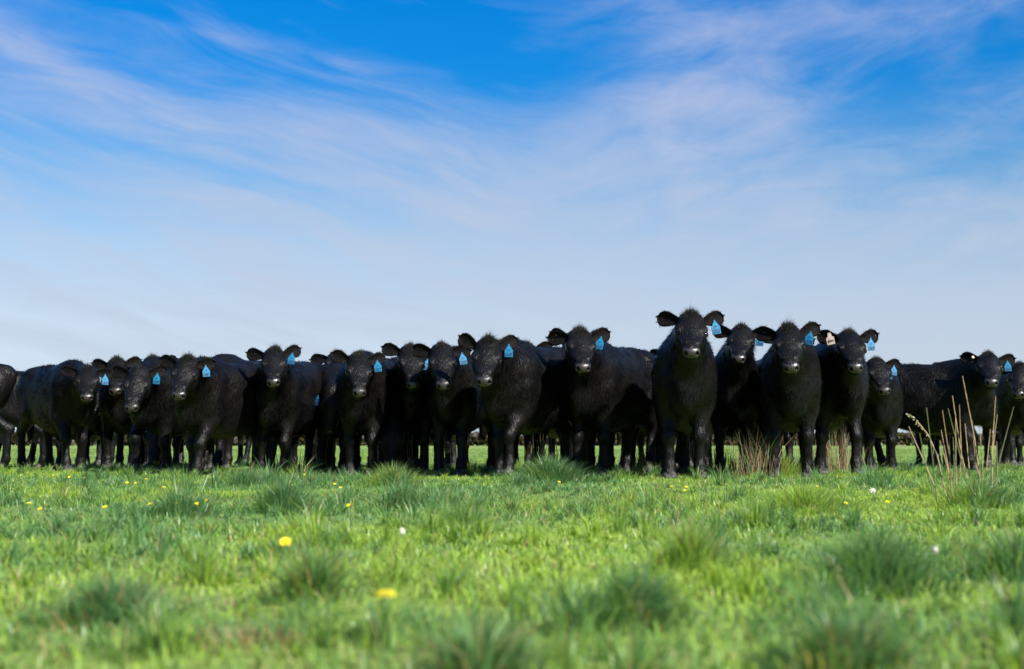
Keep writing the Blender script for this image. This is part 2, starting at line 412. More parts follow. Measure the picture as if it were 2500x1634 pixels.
def sphere_mesh(name, r, mat, seg=14, ring=9):
    bm = bmesh.new(); bmesh.ops.create_uvsphere(bm, u_segments=seg, v_segments=ring, radius=r)
    me = bpy.data.meshes.new(name); bm.to_mesh(me); bm.free(); me.materials.append(mat)
    for p in me.polygons: p.use_smooth = True
    return me
EYE = sphere_mesh('eye', .024, M_EYE)
def hoof_mesh():
    V, F = surfnet([Cap((.015, .026, .03), (.045, .024, .022), .036, .028, .004, 0), Cap((.015, -.026, .03), (.045, -.024, .022), .036, .028, .004, 0), Cap((-.01, 0, .06), (-.01, 0, .04), .045, .045, .01, 0)], .017)
    V[:, 2] = np.maximum(V[:, 2], 0.001)
    return mesh_np('hoof', V, F, [M_HOOF])
HOOF = hoof_mesh()
def tag_mesh(mat, white=False):
    if white: out = [(-.036, -.10), (.036, -.10), (.036, -.035), (.018, -.022), (.014, .012), (-.014, .012), (-.018, -.022), (-.036, -.035)]
    else: out = [(-.036, -.105), (.036, -.105), (.038, -.045), (.008, .0), (.005, .016), (-.005, .016), (-.008, .0), (-.038, -.045)]
    bm = bmesh.new()
    vs = [bm.verts.new((x, z, 0)) for x, z in out]; f = bm.faces.new(vs)
    r = bmesh.ops.extrude_face_region(bm, geom=[f]); bmesh.ops.translate(bm, vec=(0, 0, .0035), verts=[v for v in r['geom'] if isinstance(v, bmesh.types.BMVert)])
    bmesh.ops.recalc_face_normals(bm, faces=bm.faces)
    bmesh.ops.bevel(bm, geom=[e for e in bm.edges], offset=.0009, segments=1, affect='EDGES')
    me = bpy.data.meshes.new('ear_tag'); bm.to_mesh(me); bm.free(); me.materials.append(mat); return me
TAGB, TAGW = tag_mesh(M_TAG), tag_mesh(M_TAGW, True)
_text = {}
def text_mesh(s, size, mat, sx=0.78):
    key = (s, size, mat.name)
    if key in _text: return _text[key]
    cu = bpy.data.curves.new('number', 'FONT'); cu.body = s; cu.size = size; cu.align_x = 'CENTER'; cu.extrude = .0004; cu.offset = size * .030; cu.resolution_u = 3
    o = bpy.data.objects.new('tmp', cu); C.objects.link(o); bpy.context.view_layer.update()
    me = bpy.data.meshes.new_from_object(o.evaluated_get(bpy.context.evaluated_depsgraph_get()))
    bpy.data.objects.remove(o); bpy.data.curves.remove(cu)
    me.transform(Matrix.Diagonal((sx, 1, 1, 1))); me.materials.clear(); me.materials.append(mat); _text[key] = me
    return me

def spikes(P, T, Wd, L, w, bend=None):
    """thin bent triangles: root P, direction T, width direction Wd"""
    n = len(P); L = np.broadcast_to(L, n)[:, None]; w = np.broadcast_to(w, n)[:, None]
    tip = P + T * L
    V = np.concatenate([P - Wd * w, P + Wd * w, tip]); i = np.arange(n)
    if bend is None: return V, np.stack([i, i + n, i + 2 * n], 1)
    mid = P + T * L * .55; tip = mid + (T + bend) * L * .45
    V = np.concatenate([P - Wd * w, P + Wd * w, mid - Wd * w * .6, mid + Wd * w * .6, tip])
    return V, np.concatenate([np.stack([i, i + n, i + 3 * n], 1), np.stack([i, i + 3 * n, i + 2 * n], 1), np.stack([i + 2 * n, i + 3 * n, i + 4 * n], 1)])
def unit(v): return v / (np.linalg.norm(v, axis=-1, keepdims=True) + 1e-9)

ncows = 0
def make_cow(label, poll, D, muz, chest, byaw, s, hs=1.0, pitch=None, tagR=None, tagL=None, legs=None, fat=.77, res=.0205, hair=22000, tuft=1.0, roll=0, ear=(8, 8), back=0.36, tuftlean=0.0, reach=None, button=False, tan=False, mud=False, tail=True):
    """poll, muz: where the top of the skull and the nose stand (pixel of the sight line at depth D); chest: sight-line x of the brisket; byaw: rump swings to the right"""
    global ncows; ncows += 1
    g = np.random.default_rng(1000 + ncows)
    H3 = at(poll[0], poll[1], D)
    HW = 1.02 + g.uniform(-.05, .05); hs = hs * (1 + g.uniform(-.035, .035)); roll = roll + g.uniform(-5, 5); ear = (ear[0] + g.uniform(-5, 5), ear[1] + g.uniform(-5, 5))
    h = Vector((-math.sin(R(byaw)), -math.cos(R(byaw)), 0)); left = Vector((-h.y, h.x, 0))   # heading and cow's left
    cpt = at(chest, 900, D + back)
    org = Vector((cpt.x, cpt.y, 0)) - h * (0.58 * s)
    org.z = float(ground_z(np.array([org.x]), np.array([org.y]))[0])
    root = bpy.data.objects.new('cow', None); C.objects.link(root)
    root.empty_display_size = .3; root.location = org; root.rotation_euler = (0, 0, math.atan2(h.y, h.x)); root.scale = (s, s, s)
    tag(root, label, 'cow', 'black cattle standing across the pasture')
    M3 = np.array([[h.x, left.x, 0], [h.y, left.y, 0], [0, 0, 1.0]])           # local -> world
    loc = lambda w: (M3.T @ np.array(w - org)) / s
    H = loc(H3)
    # head direction in the world: screen offset gives yaw and pitch for a face of known length
    dx = (muz[0] - poll[0]) / FPX * D; dz = (poll[1] - muz[1]) / FPX * D
    Lh = .46 * s * hs
    if pitch is None: pitch = math.degrees(math.asin(max(-.2, min(.97, -dz / Lh))))
    fwd = math.cos(R(pitch)); yaw = math.asin(max(-.95, min(.95, dx / Lh / max(fwd, .25)))) - math.atan2(H3.x, D)
    X = Vector((math.sin(yaw) * fwd, -math.cos(yaw) * fwd, -math.sin(R(pitch))))
    Y = Vector((0, 0, 1)).cross(X).normalized(); Y.rotate(Matrix.Rotation(R(roll), 3, X)); Z = X.cross(Y)
    Rw = np.array([[X.x, Y.x, Z.x], [X.y, Y.y, Z.y], [X.z, Y.z, Z.z]]); Rh = M3.T @ Rw
    if legs is None:
        legs = [(g.uniform(-.12, .12), 0, g.uniform(0, .015), g.uniform(-.02, .02)) for _ in range(2)] + [(g.uniform(-.16, .12), 0, 0, g.uniform(-.02, .02)) for _ in range(2)]
    prims, hp = cow_prims(H, Rh, legs, fat, hs, HW, tail)
    V, F = surfnet(prims, res)
    if res >= .022: V = project(V, prims, 1)
    inh = lambda Q: ((Q - H) @ Rh) / (hs * np.array([1, HW, 1]))
    # finer head
    q = inh(V); isH = (labels(V, prims) == 4) & (q[:, 0] > -.05)
    if res < .022:
        me = mesh_np('tmp', V, F, []); bm = bmesh.new(); bm.from_mesh(me); bpy.data.meshes.remove(me)
        bm.verts.ensure_lookup_table()
        ed = [e for e in bm.edges if isH[e.verts[0].index] and isH[e.verts[1].index]]
        bmesh.ops.subdivide_edges(bm, edges=ed, cuts=1, use_grid_fill=True)
        hx, h0 = Vector(Rh[:, 0]), Vector(H); fr = {v for v in bm.verts if (v.co - h0).dot(hx) > .36 * hs}
        ed = [e for e in bm.edges if e.verts[0] in fr and e.verts[1] in fr]
        bmesh.ops.subdivide_edges(bm, edges=ed, cuts=1, use_grid_fill=True)
        bmesh.ops.triangulate(bm, faces=bm.faces)
        bm.verts.index_update()
        me = bpy.data.meshes.new('tmp'); bm.to_mesh(me); bm.free()
        V = np.empty(len(me.vertices) * 3, np.float32); me.vertices.foreach_get('co', V); V = V.reshape(-1, 3).astype(float)
        F = np.empty(len(me.loops), np.int32); me.loops.foreach_get('vertex_index', F); F = F.reshape(-1, 3); bpy.data.meshes.remove(me)
        V = project(V, prims, 2)
    if F.shape[1] == 4: F = np.concatenate([F[:, :3], F[:, [0, 2, 3]]])
    nrm = unit(grad(V, prims)); lab = labels(V, prims)
    # slow lumps under the skin
    lump = .006 * (vnoise(V[:, 0] + V[:, 2] * .7, V[:, 1] + V[:, 2], 9, ncows) - .5) + .010 * (vnoise(V[:, 0], V[:, 2] + V[:, 1], 4, ncows) - .5)
    V = V + nrm * (lump * (lab != 4))[:, None]
    fc = V[F].mean(1); fn = unit(nrm[F].mean(1)); q = inh(fc); qn = fn @ Rh
    nose = (q[:, 0] > .430) & (q[:, 2] > -.108) & (q[:, 2] < -.036) & (np.abs(q[:, 1]) < .060)
    hole = (((q[:, 0] - .466) / .027) ** 2 + ((np.abs(q[:, 1]) - .043) / .0155) ** 2 + ((q[:, 2] + .072) / .0185) ** 2) < 1
    mi = np.where(nose & ~hole, 1, 0)
    if tan: mi[(lab[F[:, 0]] == 0) & (fc[:, 2] < .50) & (np.abs(fc[:, 0] - .05) < .14) & (np.abs(fc[:, 1]) < .10)] = 2
    body = link('body', mesh_np('body', V, F, [M_FUR, M_NOSE, M_TAN], True, mi), root)
    # coat: short clumped hairs lying along the hide
    a = np.linalg.norm(np.cross(V[F[:, 1]] - V[F[:, 0]], V[F[:, 2]] - V[F[:, 0]]), axis=1)
    wgt = a * (mi == 0); wgt[(np.abs(q[:, 1]) < .09) & (q[:, 0] > .36)] = 0; wgt[fc[:, 2] < .03] = 0; wgt[lab[F[:, 0]] == 4] *= .45
    fi = g.choice(len(F), hair, p=wgt / wgt.sum()); bc = g.dirichlet((1, 1, 1), hair)
    P = (V[F[fi]] * bc[:, :, None]).sum(1); n = fn[fi]; lb = lab[F[fi, 0]]
    flow = np.where((lb == 0)[:, None], np.array([-.75, 0, -.6]), np.array([-.1, 0, -1.0]))
    flow = np.where((lb == 3)[:, None], np.array([-.35, 0, -.9]), flow); flow = np.where((lb == 4)[:, None], -Rh[:, 0] * .5 + np.array([0, 0, .2]), flow)
    T = flow - n * (flow * n).sum(1)[:, None]
    cl = np.stack([vnoise(P[:, 0], P[:, 2], 14, 3) - .5, vnoise(P[:, 2], P[:, 0], 14, 7) - .5, vnoise(P[:, 1] + P[:, 0], P[:, 2], 14, 11) - .5], 1)
    lift = np.where(lb == 4, .30, np.where(lb == 3, .42, .34))[:, None]
    T = unit(unit(T) + n * lift + cl * 1.2 + g.normal(0, .16, (hair, 3)))
    Ln = np.where(lb == 4, .013, np.where(lb == 3, .050, np.where(lb == 0, .038, .028))) * g.uniform(.6, 1.3, hair)
    Wd = unit(np.cross(T, n + g.normal(0, .3, (hair, 3))))
    V1, F1 = spikes(P - n * .003, T, Wd, Ln, .0026)
    side = unit(np.cross(T, n))
    st1 = vnoise(P[:, 0] * 1.0 + P[:, 1] * 1.3, P[:, 2] * .16, 21, 3 + ncows) - .5; st2 = vnoise(P[:, 0] + P[:, 1], P[:, 2], 7, 9 + ncows) - .5
    ln_ = unit(n + side * ((st1 * 1.4 + st2 * 1.2) * np.where(lb == 4, .35, 1))[:, None] + unit(T) * (st2 * .7 + .10)[:, None] + g.normal(0, .05, (hair, 3)))
    LN = np.tile(ln_, (3, 1))
    if mud:          # dried flecks stuck in the hair of the rump
        k = np.flatnonzero((P[:, 0] < -.55) & (P[:, 2] > .68) & (P[:, 2] < 1.10)); k = g.choice(k, min(150, len(k)), replace=False)
        vm, fm = spikes(P[k] + n[k] * .012, unit(g.normal(0, 1, (len(k), 3)) + n[k] * .4), unit(g.normal(0, 1, (len(k), 3))), g.uniform(.008, .02, len(k)), .006)
        mo = link('mud_flecks', mesh_np('mud_flecks', vm, fm, [M_MUD], False), root); mo['kind'] = 'stuff'
    # ears
    fh = Vector((X.x, X.y, 0)).normalized()
    for sd in (1, -1):
        droop = ear[0 if sd > 0 else 1] + 9
        ex = (Y * sd * math.cos(R(droop)) + Vector((0, 0, 1)) * math.sin(R(droop)) - fh * .18).normalized()
        ez = (fh * .9 + Vector((0, 0, -.10)) + X * .2); ez = (ez - ex * ez.dot(ex)).normalized(); ey = ez.cross(ex)
        base = hp(.012, sd * .092, -.026)
        W = np.array([[ex.x, ey.x, ez.x], [ex.y, ey.y, ez.y], [ex.z, ey.z, ez.z]]); El = M3.T @ W
        m4 = Matrix.Identity(4)
        for r_ in range(3):
            for c_ in range(3): m4[r_][c_] = El[r_, c_] * hs
            m4[r_][3] = base[r_]
        eo = link('ear', EAR[sd], root, m4)
        # fringe hairs round the rim and over the ear
        ev = np.array([v.co[:] for v in EAR[sd].vertices]); nh = 420
        k = g.integers(0, len(ev), nh); p = ev[k] + g.normal(0, .004, (nh, 3)); p = (p * hs) @ El.T + base
        out = unit((ev[k] * [.6, 1, .0] - [.02, 0, 0]) + g.normal(0, .02, (nh, 3))) @ El.T
        t_ = unit(out + g.normal(0, .35, (nh, 3))); wd = unit(np.cross(t_, El[:, 2] + g.normal(0, .2, (nh, 3))))
        va, fa = spikes(p, t_, wd, g.uniform(.007, .018, nh), .0013); LN = np.concatenate([LN, np.tile(unit(np.tile(El[:, 2], (nh, 1)) + g.normal(0, .45, (nh, 3))), (3, 1))])
        F1 = np.concatenate([F1, fa + len(V1)]); V1 = np.concatenate([V1, va])
        nums = tagR if sd > 0 else tagL; nums = nums if isinstance(nums, tuple) else (nums,) if nums else ()
        for ti, num in enumerate(nums):
            white = num[0] == '!'
            # tag hangs from the ear, turned with the face
            tx = Vector((-fh.y, fh.x, 0)); tz = (fh + Vector((0, 0, .08)) + tx * g.uniform(-.35, .35)).normalized(); tilt = R(g.uniform(-13, 13))
            ty = Vector((0, 0, 1)); ty = (ty - tz * ty.dot(tz)).normalized(); tx = ty.cross(tz)
            ty, tx = ty * math.cos(tilt) + tx * math.sin(tilt), tx * math.cos(tilt) - ty * math.sin(tilt)
            Tm = M3.T @ np.array([[tx.x, ty.x, tz.x], [tx.y, ty.y, tz.y], [tx.z, ty.z, tz.z]])
            pos = base + El @ np.array([.085 - .055 * ti, -.026 - .03 * ti, .012 + .01 * ti]) * hs + Tm @ np.array([0, -.005, .012])
            m5 = Matrix.Identity(4)
            for r_ in range(3):
                for c_ in range(3): m5[r_][c_] = Tm[r_, c_] * .92
                m5[r_][3] = pos[r_]
            to = link('ear_tag', TAGW if white else TAGB, root, m5)
            if white:
                to['label'] = 'cream ear tag lettered in black'
                link('tag_lettering', text_mesh(num[1:], .030, M_INKB, .80), to, Matrix.Translation((0, -.078, .0042)))
            else:
                link('tag_number', text_mesh(num, .042, M_INK, .60), to, Matrix.Translation((0, -.098, .0042)))
                link('tag_lettering', text_mesh('AA', .018, M_INK, .8), to, Matrix.Translation((0, -.045, .0042)))
        eye = hp(.188, sd * .107, -.044)
        link('eye', EYE, root, Matrix.Translation(eye) @ Matrix.Scale(hs, 4))
        if button and sd < 0:
            bo = link('button_tag', sphere_mesh('button_tag', .016, M_BUTTON), root, Matrix.Translation(base + El @ np.array([.06, -.01, .0]) * hs) @ Matrix.Scale(1, 4))
            bo['label'] = 'round cream button tag'
    cm = mesh_np('coat', V1, F1, [M_COAT], False); av = cm.attributes.new('lock_normal', 'FLOAT_VECTOR', 'POINT'); av.data.foreach_set('vector', LN.astype(np.float32).ravel())
    co = link('coat', cm, root); co['kind'] = 'stuff'
    # tuft on the poll
    nt_ = int(1500 * tuft)
    th = g.uniform(0, 2 * math.pi, nt_); rr = np.sqrt(g.uniform(0, 1, nt_))
    u = rr * np.cos(th); v = rr * np.sin(th)
    p = np.array([hp(.03 + .085 * a_, .074 * b_, .020 - .03 * b_ * b_ - .02 * a_ * a_) for a_, b_ in zip(u, v)])
    upw = M3.T @ np.array([0, 0, 1.0])
    t_ = unit(upw * 1.0 + Rh[:, 1] * (v * .55 + tuftlean)[:, None] + Rh[:, 0] * (u * .6)[:, None] + g.normal(0, .22, (nt_, 3)))
    bd = g.normal(0, .55, (nt_, 3)) + Rh[:, 1] * tuftlean
    wd = unit(np.cross(t_, Rh[:, 2] * .2 + M3.T @ np.array(fh) + g.normal(0, .3, (nt_, 3))))
    ln = (.020 + .042 * np.exp(-((u + .25) ** 2 + v * v) * 2.4)) * g.uniform(.7, 1.35, nt_) * (0.7 + .3 * tuft)
    V2, F2 = spikes(p, t_, wd, ln, .0026, bd)
    link('hair_tuft', mesh_np('hair_tuft', V2, F2, [M_HAIR], False), root)
    for i, sg in enumerate((1, -1, 1, -1)):
        fx, lf, bend, fy = legs[i]
        y = sg * ((.122 if i < 2 else .130) + fy); x = (.425 if i < 2 else -.58) + fx
        link('hoof', HOOF, root, Matrix.Translation((x, y, lf)))
    return root

# ------------------------------------------------------------------ pasture
def build_ground():
    xs = np.unique(np.concatenate([np.linspace(-900, -30, 20), np.linspace(-30, 30, 81), np.linspace(30, 900, 20)]))
    ys = np.unique(np.concatenate([np.linspace(-200, -3, 10), np.linspace(-3, 60, 110), np.linspace(60, 1800, 40)]))
    X, Y = np.meshgrid(xs, ys, indexing='ij'); Z = ground_z(X, Y)
    V = np.stack([X, Y, Z], -1).reshape(-1, 3); m = len(ys)
    i, j = np.meshgrid(np.arange(len(xs) - 1), np.arange(m - 1), indexing='ij'); a = (i * m + j).ravel()
    o = link('pasture', mesh_np('pasture', V, np.stack([a, a + m, a + m + 1, a + 1], 1), [M_GROUND]))
    o['kind'] = 'structure'
build_ground()

# ------------------------------------------------------------------ the herd
LF = lambda fl, fr, hl, hr: [fl, fr, hl, hr]
std = (0, 0, 0.01, 0)
FAR = dict(res=.031, hair=5000)
COWS = [
 dict(label='tallest black cow in front, facing straight on, blue tag L3761', poll=(1687, 778), D=11.7, muz=(1689, 852), chest=1674, byaw=6, s=1.08, tagR='L3761', ear=(14, 12), tuft=1.1,
      legs=LF((.02, 0, .01, -.015), (.06, 0, .01, .01), (.05, 0, 0, 0), (-.02, 0, 0, .02))),
 dict(label='broad black cow facing straight on, blue tag L3796, tall pointed hair tuft', poll=(1924, 810), D=12.3, muz=(1930, 889), chest=1932, byaw=11, s=1.08, tagR='L3796', ear=(20, 10), tuft=1.3,
      legs=LF((-.02, 0, .01, 0), (.03, 0, .01, .03), (.05, 0, 0, 0), (-.02, 0, 0, .02))),
 dict(label='black cow with cream tag in one ear and blue tag in the other', poll=(2072, 822), D=12.9, muz=(2089, 889), chest=2072, byaw=-14, s=1.08, tagR='L3839', tagL='!SNW', ear=(12, 10), tuft=.9,
      legs=LF((.05, .0, .02, 0), (-.06, 0, .01, .04), (.05, 0, 0, 0), (-.02, 0, 0, .02))),
 dict(label='black cow with blue tag L3884 looking out behind the tallest cow', poll=(1810, 808), D=13.7, muz=(1803, 869), chest=1790, byaw=8, s=1.08, tagR='L3884', ear=(8, 4), tuft=.8),
 dict(label='black cow with blue tag L4101, shadow across its hindquarters', poll=(1416, 818), D=12.9, muz=(1425, 889), chest=1422, byaw=29, s=1.07, tagR='L4101', ear=(16, -8), tuft=1.2,
      legs=LF((.0, 0, .01, 0), (.05, 0, .01, 0), (.05, 0, 0, 0), (-.06, 0, 0, .02))),
 dict(label='black cow stepping forward, blue tag L4187, sunlit flank showing', poll=(1190, 841), D=12.5, muz=(1182, 921), chest=1216, byaw=34, s=1.06, tagR='L4187', ear=(28, 26), tuft=1.3, tuftlean=.2,
      legs=LF((.16, .035, .07, -.02), (.0, 0, .01, -.01), (.05, 0, 0, 0), (-.08, 0, 0, .0))),
 dict(label='black cow with blue tag L3985 left of the stepping cow', poll=(1078, 853), D=13.1, muz=(1083, 932), chest=1092, byaw=12, s=1.02, tagR='L3985', ear=(4, 8), tuft=.9),
 dict(label='black cow with ragged notched ear and partly hidden blue tag', poll=(1002, 856), D=13.7, muz=(1011, 931), chest=1006, byaw=4, s=1.02, tagR='L3912', ear=(-30, 8), tuft=.9),
 dict(label='black cow with blue tag L3877 in front of a second head', poll=(876, 876), D=13.2, muz=(880, 950), chest=868, byaw=12, s=1.0, tagR='L3877', ear=(22, 14), tuft=.9),
 dict(label='black cow with blue tag and tan patch under its belly', poll=(668, 862), D=13.6, muz=(667, 925), chest=655, byaw=17, s=1.0, tagR='L3892', ear=(12, 8), tuft=1.1, tan=True, tuftlean=.25,
      legs=LF((.05, 0, .02, 0), (.02, 0, .01, .02), (.05, 0, 0, 0), (-.06, 0, 0, .02))),
 dict(label='black cow with windswept tuft, one foreleg striding forward', poll=(455, 884), D=13.0, muz=(437, 957), chest=464, byaw=27, s=.96, tagR='L3881', ear=(10, 16), tuft=1.2, tuftlean=.35,
      legs=LF((.18, 0, .03, -.02), (-.04, 0, .01, 0), (.05, 0, 0, 0), (-.06, 0, 0, .02))),
 dict(label='black cow with lowered head and bent foreleg, blue tag at right', poll=(338, 908), D=13.9, muz=(322, 988), chest=350, byaw=22, s=1.0, tagR='L3907', ear=(14, 8), tuft=.5,
      legs=LF((-.06, 0, .01, 0), (.12, .05, .08, -.01), (.05, 0, 0, 0), (-.06, 0, 0, .02))),
 dict(label='black cow turned sideways at left, mud-flecked rump, foreleg advanced', poll=(213, 905), D=15.8, muz=(213, 962), chest=196, byaw=-39, s=1.06, mud=True, tagR='L3866', ear=(-6, 8), tuft=.8,
      legs=LF((-.06, 0, .01, 0), (.14, 0, .03, -.01), (.05, 0, 0, 0), (-.06, 0, 0, .02))),
 dict(label='black cow with round bushy tuft behind the lowered head', poll=(284, 886), D=16.6, muz=(282, 948), chest=292, byaw=-8, s=1.06, ear=(8, 8), tuft=1.2),
 dict(label='black cow cropped by the left edge, hindquarters showing', tail=False, poll=(-300, 880), D=15.6, muz=(-350, 950), chest=-285, byaw=80, s=1.04, ear=(8, 8), **FAR),
 dict(label='black cow behind the one cropped by the left edge', tail=False, poll=(-200, 880), D=17.8, muz=(-250, 940), chest=-180, byaw=76, s=1.08, ear=(8, 8), **FAR),
 dict(label='black cow mostly hidden between the lowered head and the windswept tuft', poll=(372, 882), D=16.8, muz=(380, 940), chest=372, byaw=8, s=1.08, tuft=1.0, **FAR),
 dict(label='grazing black cow in shade, blue tag near the grass', poll=(384, 1040), D=15.2, muz=(372, 1100), pitch=62, chest=395, byaw=20, s=.92, tagL='L3899', back=.45, tuft=.5, **FAR),
 dict(label='black cow whose back rises behind the striding cow', poll=(505, 900), D=16.2, muz=(500, 960), chest=520, byaw=22, s=1.13, tuft=.4, **FAR),
 dict(label='black cow peering over behind tag L3877', poll=(822, 872), D=15.4, muz=(826, 911), chest=835, byaw=5, s=1.05, ear=(0, -6), tuft=.9, res=.021, hair=9000),
 dict(label='black cow with head hung low, small blue tag above, in shade', poll=(806, 955), D=14.3, muz=(791, 1060), pitch=78, chest=806, byaw=10, s=.96, tagL='L3950', ear=(-30, -40), tuft=.4, **FAR),
 dict(label='grazing black cow with muzzle down at the grass', poll=(957, 1030), D=14.0, muz=(955, 1105), pitch=66, chest=960, byaw=6, s=1.0, back=.45, ear=(8, 20), tuft=.3, **FAR),
 dict(label='black cow whose tuft shows behind the ear of the stepping cow', poll=(1285, 850), D=15.0, muz=(1280, 905), chest=1285, byaw=-4, s=1.0, tuft=1.1, **FAR),
 dict(label='black cow in the gap between the stepping cow and tag L4101', poll=(1345, 945), D=16.2, muz=(1340, 1000), chest=1345, byaw=8, s=.93, tuft=.4, **FAR),
 dict(label='black cow close behind tag L4101, only ears and cheek showing', poll=(1409, 818), D=14.4, muz=(1400, 885), chest=1448, byaw=32, s=1.05, ear=(16, 14), tuft=.6, tagR='L4022', res=.021, hair=8000),
 dict(label='black cow with an ear showing left of the tallest cow', poll=(1650, 868), D=14.4, muz=(1655, 930), chest=1640, byaw=6, s=1.05, tuft=.6, tagL='L4055', **FAR),
 dict(label='black cow with one ear showing above tag L3884', poll=(1920, 828), D=14.6, muz=(1920, 890), chest=1900, byaw=4, s=1.08, ear=(8, 24), tuft=.6, **FAR),
 dict(label='smaller black cow with two blue tags in one ear', poll=(2140, 886), D=14.6, muz=(2160, 947), chest=2146, byaw=14, s=.95, tagR=('L3201', 'L3938'), ear=(4, 8), tuft=.8),
 dict(label='black cow standing side on at right, button tag in one ear', poll=(2413, 874), D=15.6, muz=(2421, 925), chest=2396, byaw=-62, s=1.05, tagR='L3867', ear=(12, 8), tuft=1.1, button=True),
 dict(label='black cow cropped by the right edge, nose below a blue tag', poll=(2488, 898), D=16.6, muz=(2483, 957), chest=2490, byaw=8, s=1.04, ear=(8, 8), tuft=.9),
 dict(label='black cow far behind the side-on cow, one ear above its back', poll=(2330, 893), D=18.8, muz=(2345, 945), chest=2330, byaw=10, s=1.05, tuft=.6, **FAR),
]
for lb, px, py, D, by in (('leftmost back-row black cow filling the gap beside the sideways cow', 110, 905, 18.6, 30), ('back-row black cow seen between the legs below the bushy tuft', 240, 930, 18.4, -20),
        ('back-row black cow behind the cow with the tan belly patch', 735, 920, 17.6, 10), ('back-row black cow behind the grazing muzzle', 940, 900, 17.2, 15), ('back-row black cow behind tag L3985', 1120, 880, 17.0, -12),
        ('back-row black cow standing beyond the dry grass right of tag L4101', 1560, 880, 16.8, 40), ('back-row black cow behind the legs of tag L3884', 1840, 880, 17.4, -30), ('back-row black cow behind the cream-tagged cow', 2030, 880, 17.2, 25),
        ('back-row black cow behind the smaller cow with two tags', 2240, 900, 19.2, 50), ('back-row black cow at the right edge behind the button-tagged cow', 2455, 905, 18.4, 30),
        ('back-row black cow behind the windswept tuft', 470, 900, 18.0, 25), ('back-row black cow behind the lowest hung head', 790, 930, 18.2, -25), ('back-row black cow behind tag L4101', 1440, 880, 17.6, 20), ('back-row black cow directly behind the tallest cow', 1700, 880, 17.2, 10)):
    py = max(py, 945); COWS.append(dict(label=lb, poll=(px, py), D=D, muz=(px - 10, py + 55), chest=px, byaw=by, s=.92, tuft=.5, **FAR))
for c in COWS: make_cow(**c)

# ------------------------------------------------------------------ grass
PAL = np.array([(0.262, 0.378, 0.052), (0.158, 0.276, 0.064), (0.098, 0.204, 0.078), (0.360, 0.280, 0.130)])
def blades(x, y, h, w, lean, az, col, seg=2, curve=0.6, z0=None, face=None):
    """ribbon blades: root, middle, tip; lean is the sideways run of the tip over its height"""
    n = len(x); z = ground_z(x, y) if z0 is None else z0
    root = np.stack([x, y, z - .006], 1); d = np.stack([np.cos(az), np.sin(az), np.zeros(n)], 1)
    fa = az + np.pi / 2 if face is None else face
    wd = np.stack([np.cos(fa), np.sin(fa), np.zeros(n)], 1) * (w / 2)[:, None]
    up = np.array([0, 0, 1.0])
    tip = root + d * (h * lean)[:, None] + up * (h * np.sqrt(np.clip(1 - .40 * np.minimum(lean, 1.4) ** 2, .18, 1)))[:, None]
    if seg == 1:
        V = np.concatenate([root - wd, root + wd, tip]); i = np.arange(n); F = np.stack([i, i + n, i + 2 * n], 1); rep = 3
    else:
        mid = root + d * (h * lean * (.5 - .28 * curve))[:, None] + up * (h * .56)[:, None]
        V = np.concatenate([root - wd, root + wd, mid - wd * .85, mid + wd * .85, tip]); i = np.arange(n)
        F = np.concatenate([np.stack([i, i + n, i + 3 * n], 1), np.stack([i, i + 3 * n, i + 2 * n], 1), np.stack([i + 2 * n, i + 3 * n, i + 4 * n], 1)]); rep = 5
    return V, F, np.tile(col, (rep, 1))
def grass_object(name, parts, mat=None):
    V, F, K, o = [], [], [], 0
    for v, f, k in parts: V.append(v); F.append(f + o); K.append(k); o += len(v)
    V = np.concatenate(V); F = np.concatenate(F); K = np.concatenate(K)
    me = mesh_np(name, V, F, [mat or M_GRASS], False)
    a = me.color_attributes.new('Col', 'FLOAT_COLOR', 'POINT')
    a.data.foreach_set('color', np.concatenate([K, np.ones((len(K), 1))], 1).astype(np.float32).ravel())
    return me
def palette(x, y, g, straw=.03, shift=0.0):
    n = len(x)
    lush = vnoise(x, y, 1.1, 40) * .6 + vnoise(x, y, 3.5, 43) * .4
    t = np.clip((lush - .5) * 2.6 + .45 + shift + g.normal(0, .26, n), 0, 1)          # 1 = bright clover green, 0 = blue green
    c = np.where((t > .5)[:, None], PAL[1] + (PAL[0] - PAL[1]) * ((t - .5) * 2)[:, None], PAL[2] + (PAL[1] - PAL[2]) * (t * 2)[:, None])
    st = g.random(n) < straw * (1 + 2.5 * (vnoise(x, y, .8, 71) > .62))
    c[st] = PAL[3] * g.uniform(.6, 1.15, (st.sum(), 1))
    return c * g.uniform(.75, 1.25, (n, 1))
